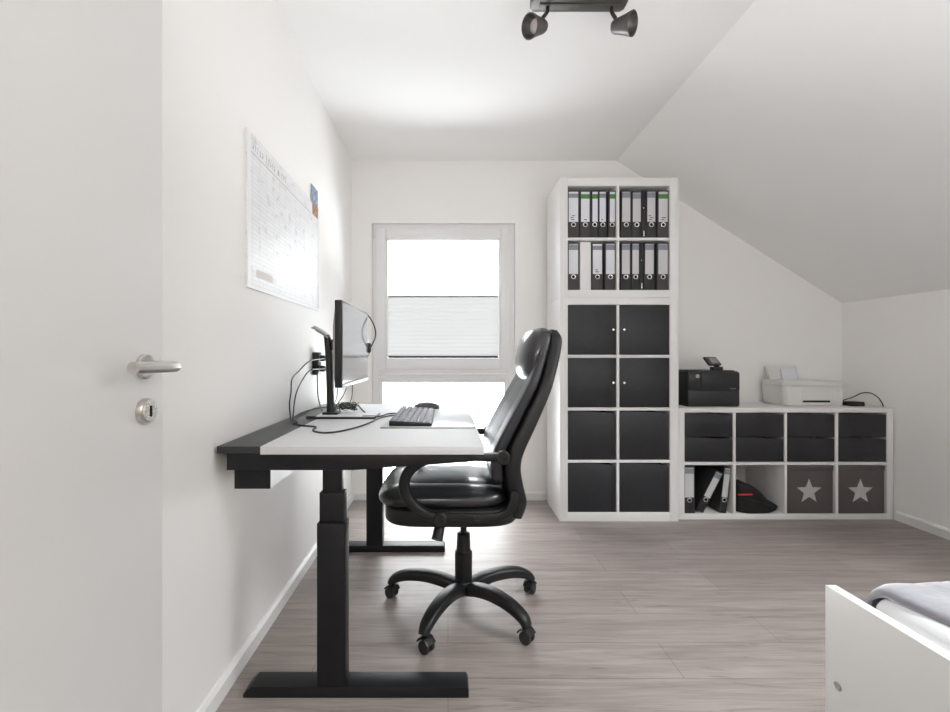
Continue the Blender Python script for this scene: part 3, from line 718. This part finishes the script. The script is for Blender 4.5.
B(560, 355, 442, zr1, 'narrow binder with green stripe, middle of the upper left compartment', g1, style='green', body='binder', lab_in=(.2,.1))
B(560, 445, 538, zr1, 'narrow binder with grey-striped bluish label in the upper left compartment', g1, style='blue', body='binder', marks=1, lab_in=(.1,.14))
B(560, 556, 640, zr1, 'narrow binder with green stripe, right end of the upper left compartment', g1, style='green', body='binder2', lab_in=(.2,.12))
B(616, 58, 177, zr1, 'binder with plain grey label, left end of upper right compartment', g1, style='grey', body='binder')
B(616, 181, 296, zr1, 'binder with plain grey label, second in upper right compartment', g1, style='grey', body='binder', ht=.312)
B(616, 300, 342, zr1, 'thin black folder turned backwards in the upper right compartment', g1, style='back')
B(616, 347, 463, zr1, 'binder with written grey label right of the thin black folder', g1, style='grey', body='binder', marks=3)
B(616, 476, 607, zr1, 'wide binder with green stripe, far right of upper binder shelf', g1, style='green', body='binder2', lab_m='paperg', marks=2)
B(560, 86, 222, zr2, 'wide binder with pinkish-white label, far left of lower binder shelf', g2, style='grey', body='binder2', lab_m='paperw')
B(560, 230, 356, zr2, 'plain white binder without ring or label', g2, style='blank', body='shelf', ht=.322)
B(560, 362, 496, zr2, 'wide grey binder right of the plain white one', g2, style='blue', body='binder2', marks=2)
B(560, 515, 650, zr2, 'wide binder with blank label, right end of the lower left compartment', g2, style='grey', body='binder2', lab_m='paperw')
B(616, 56, 170, zr2, 'binder with grey label, left end of the lower right compartment', g2, style='grey', body='binder')
B(616, 178, 272, zr2, 'narrower binder with grey label, second in the lower right compartment', g2, style='grey', body='binder')
B(616, 278, 316, zr2, 'thin black folder turned backwards in the lower right compartment', g2, style='back')
B(616, 322, 445, zr2, 'black binder with grey label, third label in the lower right compartment', g2, style='grey', body='binder')
B(616, 472, 607, zr2, 'wide binder with pale label, far right of lower binder shelf', g2, style='grey', body='binder2', lab_m='paperg')
g3 = 'binders in the low shelf'; Yl = YL+.014; zf = LZS[0][0]
binder(LXS[0][0]+.002, LXS[0][0]+.077, zf, 'upright black binder with grey label in the low shelf', g3, Yl, style='grey')
b2 = binder(1.690, 1.744, zf, 'black binder leaning steeply to the right in the low shelf', g3, Yl+.004, style='grey', ht=.30)
a2 = math.radians(27); b2.rotation_euler.y = a2; b2.location.z += .027*math.sin(a2)+.0006; b2.location.x = 1.697
b3 = binder(1.82, 1.868, zf, 'narrow black binder tilted slightly right beside the steeply leaning one', g3, Yl, style='grey', ht=.312)
a3 = math.radians(6.5); b3.rotation_euler.y = a3; b3.location.z += .024*math.sin(a3)+.0006; b3.location.x = 1.850

# ---------------------------------------------------------------- bag and cable in the low shelf
def lp(px, py): return ((px-CX)*(YL+.012)/F, H-(py-CY)*(YL+.012)/F)
out = [lp(739.0,513), lp(738.6,500), lp(739.5,484.5), lp(744,484), lp(750.7,485.5), lp(760.8,490), lp(768.4,498.5), lp(774,502.5), lp(779.5,505.5), lp(781.2,508.6), lp(777,511.5), lp(770,512.5), lp(755,513)]
zb_ = LZS[0][0]+.001; mxp = sum(p[0] for p in out)/len(out); bm = NB(); secs = []
for y, s in ((0,.55),(.012,.82),(.03,.96),(.07,1),(.17,1),(.21,.95),(.235,.75)):
    secs.append([Vector((mxp+(p[0]-mxp)*s, YL+.006+y, zb_+max(0, (p[1]-zb_))*s)) for p in catmull([(q[0],q[1],0) for q in out], 4) for p in [(p.x, p.y)]])
t = thing('bag', 'black nylon bag with red stripe lying in the low shelf', 'bag', (mxp, YL+.15, zb_))
rings(bm, secs); obj('bag_body', bm, 'bagblack', t, 60)
bm = NB(); A = lp(738.5,494.8); Bq = lp(752,494.3); tube(bm, [(A[0],YL+.013,A[1]), ((A[0]+Bq[0])/2,YL+.007,(A[1]+Bq[1])/2+.001), (Bq[0],YL+.011,Bq[1])], .006, 8); obj('red_stripe', bm, 'red', t)
bm = NB(); q1 = lp(738.8,497); tube(bm, [(lp(740.5,497)[0],YL+.011,lp(0,497)[1]), (lp(750,499)[0],YL+.006,lp(0,499)[1]), (lp(762,502)[0],YL+.009,lp(0,503)[1]), (lp(775,507)[0],YL+.018,lp(0,507.5)[1])], .004, 8); obj('zip', bm, 'plastic', t)
xc = 2.045
cable('hanging_cable', 'dark cable hanging down at the back of the bag compartment', [(xc, YLB-.03, LZS[0][1]-.001), (xc+.002, YLB-.03, LZS[0][1]-.12), (xc+.004, YLB-.032, zb_+.12), (xc+.01, YLB-.04, zb_+.006)], .005)

# ---------------------------------------------------------------- black laser printer
t = thing('laser_printer', 'black laser printer with tilted control display on the low shelf', 'printer', (1.82, 3.2, LZ))
py0, py1 = 3.066, 3.345; px0, px1 = 1.652, 2.010
z1 = LZ+.245
bm = NB(); prism(bm, [(px0,LZ+.0006),(px1-.004,LZ+.0006),(px1,LZ+.012),(px1,z1-.012),(px1-.012,z1),(px0+.006,z1),(px0,z1-.008)], py0+.012, py1, 'y', .003); bdy = obj('printer_body', bm, 'prblack', t)
bm = NB(); box(bm, px0+.002, px1-.006, py0, py0+.014, LZ+.010, LZ+.112, .003); obj('paper_tray', bm, 'prblack', t)
bm = NB(); box(bm, px0+.092, px1-.006, py0-.002, py0+.014, LZ+.114, z1-.010, .003); obj('front_flap', bm, 'prblack', t)
bm = NB(); box(bm, px0+.002, px0+.090, py0-.001, py0+.014, LZ+.114, z1-.010, .003); lf = obj('badge_panel', bm, 'prblack', t)
bm = NB(); lathe(bm, [(.013,0),(.013,.003),(.0001,.003)], (px0+.063, py0-.001, z1-.034), (0,-1,0), 24); bd = obj('badge', bm, 'star', lf, label='round white badge')
bm = NB(); 
for dxx, dz0, dz1 in ((-.0035,-.004,.006),(.0035,-.006,.004)): prism(bm, [(px0+.063+dxx-.0012, z1-.034+dz0),(px0+.063+dxx+.0006, z1-.034+dz0),(px0+.063+dxx+.0014, z1-.034+dz1),(px0+.063+dxx-.0004, z1-.034+dz1)], py0-.0048, py0-.0038, 'y')
obj('badge_mark', bm, 'ink', bd, None)
bm = NB(); 
for q in range(5): box(bm, px1-.070+q*.008, px1-.065+q*.008, py0-.0028, py0-.0018, LZ+.122, LZ+.130)
obj('model_lettering', bm, 'silver', bdy, None)
bm = NB(); box(bm, px0+.02, px1-.02, py0+.03, py1-.03, z1-.001, z1+.006, .003); obj('output_lid', bm, 'plastic', t)
bm = NB(); box(bm, 1.85, 1.92, py0+.045, py0+.09, z1, z1+.030, .004); sweep(bm, [(1.885,py0+.07,z1+.01),(1.885,py0+.064,z1+.03),(1.875,py0+.055,z1+.055)], .018, .010, (1,0,0), .5); ds = obj('display_arm', bm, 'prblack', t)
tt = bmesh.new(); bmesh.ops.create_cube(tt, size=1)
bmesh.ops.scale(tt, vec=(.125,.014,.072), verts=tt.verts); bmesh.ops.bevel(tt, geom=list(tt.edges), offset=.003, segments=2, affect='EDGES')
mtx = Matrix.Translation((1.842, py0+.045, z1+.068)) @ Matrix.Rotation(math.radians(24),4,'Z') @ Matrix.Rotation(math.radians(-40),4,'X')
bm = NB(); merge(bm, tt, mtx); dsp = obj('display', bm, 'prblack', t)
tt = bmesh.new(); bmesh.ops.create_cube(tt, size=1); bmesh.ops.scale(tt, vec=(.075,.002,.048), verts=tt.verts); bmesh.ops.translate(tt, vec=(.012,-.0075,0), verts=tt.verts)
bm = NB(); merge(bm, tt, mtx); obj('display_glass', bm, 'screen', dsp, None, label='grey display glass')

# ---------------------------------------------------------------- white inkjet printer
t = thing('inkjet_printer', 'white all-in-one inkjet printer with paper in its rear feeder', 'printer', (2.56, 3.22, LZ))
def rrect(x0, x1, y0, y1, r, n=6):
    o = []
    for cx_, cy_, a0 in ((x1-r,y0+r,-90),(x1-r,y1-r*.4,0),(x0+r,y1-r*.4,90),(x0+r,y0+r,180)):
        rr = r if cy_ < (y0+y1)/2 else r*.4
        cx2 = cx_ if rr == r else (x1-rr if cx_ > (x0+x1)/2 else x0+rr)
        for k in range(n+1):
            a = math.radians(a0+90*k/n); o.append((cx2+rr*math.cos(a), cy_+rr*math.sin(a)))
    return o
def slab(bm, rows):
    rings(bm, [[Vector((p[0],p[1],z)) for p in rrect(*r)] for z, r in rows])
ax0, ax1, ay0, ay1 = 2.358, 2.790, 3.115, 3.365
bm = NB(); slab(bm, [(LZ+.0006,(ax0+.018,ax1-.012,ay0+.006,ay1-.004,.045)),(LZ+.006,(ax0+.012,ax1-.008,ay0+.001,ay1-.002,.048)),(LZ+.130,(ax0+.001,ax1,ay0-.001,ay1,.05)),(LZ+.138,(ax0+.004,ax1-.002,ay0+.003,ay1,.05))]); pb = obj('printer_body', bm, 'prwhite', t, 40)
bm = NB(); slab(bm, [(LZ+.139,(ax0+.003,ax1+.002,ay0+.001,ay1,.05)),(LZ+.143,(ax0-.002,ax1+.008,ay0-.003,ay1,.05)),(LZ+.168,(ax0-.002,ax1+.006,ay0-.001,ay1,.05)),(LZ+.174,(ax0+.008,ax1-.004,ay0+.012,ay1-.006,.05))]); obj('scanner_lid', bm, 'prwhite', t, 40)
bm = NB(); box(bm, 2.475, 2.735, ay0-.0035, ay0+.004, LZ+.105, LZ+.109); obj('panel_seam', bm, 'inklight', pb, None)
bm = NB(); box(bm, 2.47, 2.715, ay0-.0040, ay0+.004, LZ+.016, LZ+.112, .003); obj('output_flap', bm, 'prwhite', t)
bm = NB(); box(bm, 2.475, 2.665, ay0-.0048, ay0+.004, LZ+.026, LZ+.040, .001); obj('output_slot', bm, 'hole', pb, None, label='dark paper slot')
bm = NB(); prism(bm, [(3.325,LZ+.168),(3.332,LZ+.168),(3.362,LZ+.275),(3.356,LZ+.275)], 2.385, 2.62, 'x', .001); obj('paper_support', bm, 'prwhite', t)
bm = NB(); prism(bm, [(3.318,LZ+.170),(3.322,LZ+.170),(3.345,LZ+.255),(3.341,LZ+.255)], 2.49, 2.60, 'x'); obj('paper_stack', bm, 'paperw', t, None)
bm = NB(); prism(bm, [(3.30,LZ+.17),(3.33,LZ+.17),(3.352,LZ+.27),(3.338,LZ+.27)], 2.385, 2.392, 'x', .001); obj('paper_guide', bm, 'prwhite', t)

t = thing('external_drive', 'flat black box lying right of the white printer', 'drive', (2.86, 3.17, LZ))
bm = NB(); box(bm, 2.805, 2.935, 3.14, 3.23, LZ+.0006, LZ+.026, .004); obj('drive_case', bm, 'plastic', t)
bm = NB(); box(bm, 2.805, 2.90, 3.10, 3.1395, LZ+.0006, LZ+.014, .003); obj('drive_front', bm, 'prblack', t)
cable('thin_cable', 'thin dark cable arching over the right end of the low shelf', [(2.81,3.19,LZ+.029), P(852,397.5,3.15), P(862,393,3.1), P(871,393.2,3.08), P(878,397.5,3.06), P(882,403,3.05), (2.972,3.045,LZ+.004)], .0035)

# ---------------------------------------------------------------- ceiling spotlight
t = thing('ceiling_spotlight', 'graphite ceiling spotlight bar with two swivel heads', 'lamp', (.53, 1.80, ZC))
bm = NB(); prism(bm, [(.350,1.775),(.712,1.775),(.725,1.79),(.725,1.835),(.712,1.85),(.350,1.85),(.337,1.835),(.337,1.79)], 2.524, ZC-.0005, 'z', .004); obj('lamp_bar', bm, 'lampbar', t)
bm = NB(); box(bm, .37, .705, 1.80, 1.828, 2.518, 2.525, .002); obj('bar_ridge', bm, 'lampbar', t)
def head(jx, c, ax):
    c = Vector(c); ax = Vector(ax).normalized(); j = Vector((jx, 1.815, 2.52))
    bm = NB(); n = 32
    prof = [(.010,-.052),(.024,-.048),(.030,-.035),(.034,-.015),(.041,.015),(.049,.040),(.050,.046),(.046,.047),(.041,.030),(.034,.012),(.0300,.010)]
    prof = [(a*.91, b*.88) for a, b in prof]; lathe(bm, prof, c, ax, n); hd = obj('spot_head', bm, 'lampbar', t, 50)
    bm = NB(); lathe(bm, [(.0250,.0080),(.0248,.0115),(.021,.014),(.001,.0155)], c, ax, n); obj('spot_lens', bm, 'lens', hd, label='pale frosted lens')
    bm = NB(); q = c-ax*.030; tube(bm, [j+Vector((0,0,.003)), j+Vector((0,0,-.02)), q+Vector((0,0,.028)), q], .0075, 12); cyl(bm, q-Vector((0,.03,0)), q+Vector((0,.03,0)), .007, n=14)
    obj('swivel_joint', bm, 'plastic', hd)
head(.404, (.356,1.79,2.422), (-.75,-.45,-.32))
head(.666, (.706,1.80,2.434), (.68,-.62,-.28))

# ---------------------------------------------------------------- bed
t = thing('bed', 'white bed frame corner at the lower right', 'bed', (2.0, .64, 0))
bm = NB(); box(bm, .985, 1.013, .125, 1.165, 0, .503, .0015); pn = obj('footboard', bm, 'bed', t)
bm = NB(); q = Vector((.985, 0, 0)); yy = .985*F/(837-CX)*-1
by = .985*F/(837.5-CX); bz = H-(686-CY)*by/F
lathe(bm, [(.011,0),(.011,.0015),(.008,.0025),(.0075,.001),(.001,.001)], (.985, by, bz), (-1,0,0), 20); obj('bolt', bm, 'steel', pn, label='small steel bolt')
bm = NB(); lathe(bm, [(.011,0),(.011,.0015),(.001,.0025)], (.985, by, bz-.13), (-1,0,0), 20); obj('bolt', bm, 'steel', pn)
bm = NB(); box(bm, 2.955, 2.968, .125, 1.165, 0, .55, .0015); obj('headboard', bm, 'bed', t)
bm = NB(); box(bm, 1.0135, 2.9545, 1.14, 1.163, .17, .36, .0015); obj('side_rail', bm, 'bed', t)
bm = NB(); box(bm, 1.0135, 2.9545, .127, .15, .17, .36, .0015); obj('side_rail', bm, 'bed', t)
bm = NB(); box(bm, 1.0135, 2.9545, .151, 1.139, .28, .30, .001); obj('slatted_base', bm, 'bed', t)
bm = NB(); box(bm, 1.022, 2.95,   .155, 1.098, .301, .528, .05, 5); simple('mattress', 'white sheeted mattress on the white bed', 'mattress', bm, 'sheet', (1.98,.64,.301), smooth=60)
# fleece blanket folded over the mattress, far long side and top
bm = NB(); tb = bmesh.new()
prof = []
zt_ = .537; r = .055; yfar = 1.108
for k in range(4): prof.append((yfar, .39+(zt_-r-.39)*k/4))
for k in range(9):
    a = math.pi/2*k/8; prof.append((yfar-r+r*math.cos(a), zt_-r+r*math.sin(a)))
for k in range(1, 40): prof.append((yfar-r-(yfar-r-.17)*k/39, zt_))
NX = 90; from mathutils import noise as mn
def bpt(i, j, lift):
    y, z = prof[j]; s = i/NX
    xl = 1.046+.045*(1-math.exp(-max(0, 1.04-y)/.30))+.010*math.sin(y*9)
    x = xl+s*(2.93-xl)
    e = max(0, 1-(x-xl)/.05)
    nz = mn.noise(Vector((x*7, y*7, z*7)))*.010+mn.noise(Vector((x*28, y*28, z*20)))*.004
    dz = nz+.008-(.020*e*e)*(1 if j > 3 else 0)
    if j <= 12: yv = y+.008+abs(nz)*.6-.012*e*e; zv = z+(dz if j > 4 else 0)
    else: yv = y; zv = z+dz
    return Vector((x, yv, zv+lift))
G = [[tb.verts.new(bpt(i, j, 0)) for j in range(len(prof))] for i in range(NX+1)]
for i in range(NX):
    for j in range(len(prof)-1): tb.faces.new((G[i][j], G[i+1][j], G[i+1][j+1], G[i][j+1]))
bmesh.ops.recalc_face_normals(tb, faces=tb.faces); merge(bm, tb)
bl = simple('fleece_blanket', 'fluffy lilac-grey fleece blanket spread over the mattress', 'blanket', bm, 'blanket', (1.98,.64,.53), smooth=180)
so_ = bl.modifiers.new('thick', 'SOLIDIFY'); so_.thickness = .010; so_.offset = 1

SKY_LOW, SKY_HIGH, UP_FILL, HALL_FILL, GROUND = 5.5, 30, 5, 20, 15
# ---------------------------------------------------------------- light: daylight through the windows, plus added unseen fill lights
w = bpy.data.worlds.new('sky'); S.world = w; w.use_nodes = True; nt = w.node_tree; nt.nodes.clear()
o = nt.nodes.new('ShaderNodeOutputWorld'); bg = nt.nodes.new('ShaderNodeBackground')
tc = nt.nodes.new('ShaderNodeTexCoord'); n = nt.nodes.new('ShaderNodeTexNoise'); n.inputs['Scale'].default_value = 2.5; n.inputs['Detail'].default_value = 3
nt.links.new(tc.outputs['Generated'], n.inputs['Vector'])
cr = nt.nodes.new('ShaderNodeValToRGB'); cr.color_ramp.elements[0].position = .35; cr.color_ramp.elements[1].position = .65
cr.color_ramp.elements[0].color = (.90,.95,1,1); cr.color_ramp.elements[1].color = (1,.99,.97,1)
nt.links.new(n.outputs['Fac'], cr.inputs['Fac']); nt.links.new(cr.outputs['Color'], bg.inputs['Color']); sx = nt.nodes.new('ShaderNodeSeparateXYZ'); nt.links.new(tc.outputs['Generated'], sx.inputs[0])
mr = nt.nodes.new('ShaderNodeMapRange'); mr.interpolation_type = 'SMOOTHSTEP'
mr.inputs['From Min'].default_value = .35; mr.inputs['From Max'].default_value = .75; mr.inputs['To Min'].default_value = SKY_LOW; mr.inputs['To Max'].default_value = SKY_HIGH
nt.links.new(sx.outputs['Z'], mr.inputs['Value'])
mg = nt.nodes.new('ShaderNodeMapRange'); mg.interpolation_type = 'SMOOTHSTEP'      # bright sunlit ground below the horizon
mg.inputs['From Min'].default_value = -.06; mg.inputs['From Max'].default_value = 0; mg.inputs['To Min'].default_value = GROUND
nt.links.new(sx.outputs['Z'], mg.inputs['Value']); nt.links.new(mr.outputs[0], mg.inputs['To Max']); nt.links.new(mg.outputs[0], bg.inputs['Strength'])
nt.links.new(bg.outputs[0], o.inputs['Surface'])
def area(name, loc, rot, sx, sy, power, portal=False, col=(1,1,1)):
    l = bpy.data.lights.new(name, 'AREA'); l.shape = 'RECTANGLE'; l.size = sx; l.size_y = sy; l.energy = power; l.color = col
    if portal: l.cycles.is_portal = True
    ob = bpy.data.objects.new(name, l); COL.objects.link(ob); ob.location = loc; ob.rotation_euler = rot; return ob
area('window_portal', ((WX0+WX1)/2, YB+.19, (WZ0+WZ1)/2), (-math.pi/2,0,0), WX1-WX0, WZ1-WZ0, 1, True)
c = Vector((XK,0,ZC))+sd*(RU0+RU1)/2+sn*.11+Vector((0,(RY0+RY1)/2,0))
po = area('fill_window_portal', c, (0,0,0), RU1-RU0, RY1-RY0, 1, True)
po.rotation_euler = Matrix((tuple(sd), (0,1,0), tuple(sn))).transposed().to_euler()
area('ceiling_fill', (.9, .55, 1.2), (math.radians(168),0,0), .8, .5, UP_FILL, False, (1,.96,.92))  # unseen fill light added near the camera, aimed at the ceiling
hl = bpy.data.lights.new('hallway_fill', 'POINT'); hl.energy = HALL_FILL; hl.color = (1,.95,.89); hl.shadow_soft_size = .18  # unseen point light added in the hallway to fill the room from behind
ho = bpy.data.objects.new('hallway_fill', hl); COL.objects.link(ho); ho.location = (-.12, -.55, 1.85)

cam = bpy.data.cameras.new('camera'); co = bpy.data.objects.new('camera', cam); COL.objects.link(co)
co.location = (0,0,H); co.rotation_euler = (math.pi/2,0,0)
cam.sensor_width = 36; cam.lens = 36*F/950; cam.shift_x = (475-CX)/950; cam.shift_y = -(356-CY)/950; cam.clip_start = .02
S.camera = co
S.view_settings.view_transform = 'Standard'; S.view_settings.look = 'None'; S.view_settings.gamma = 1; S.view_settings.use_curve_mapping = False
S.view_settings.exposure = 0.08
S.cycles.max_bounces = 14; S.cycles.diffuse_bounces = 10; S.cycles.transparent_max_bounces = 12; S.cycles.use_denoising = True
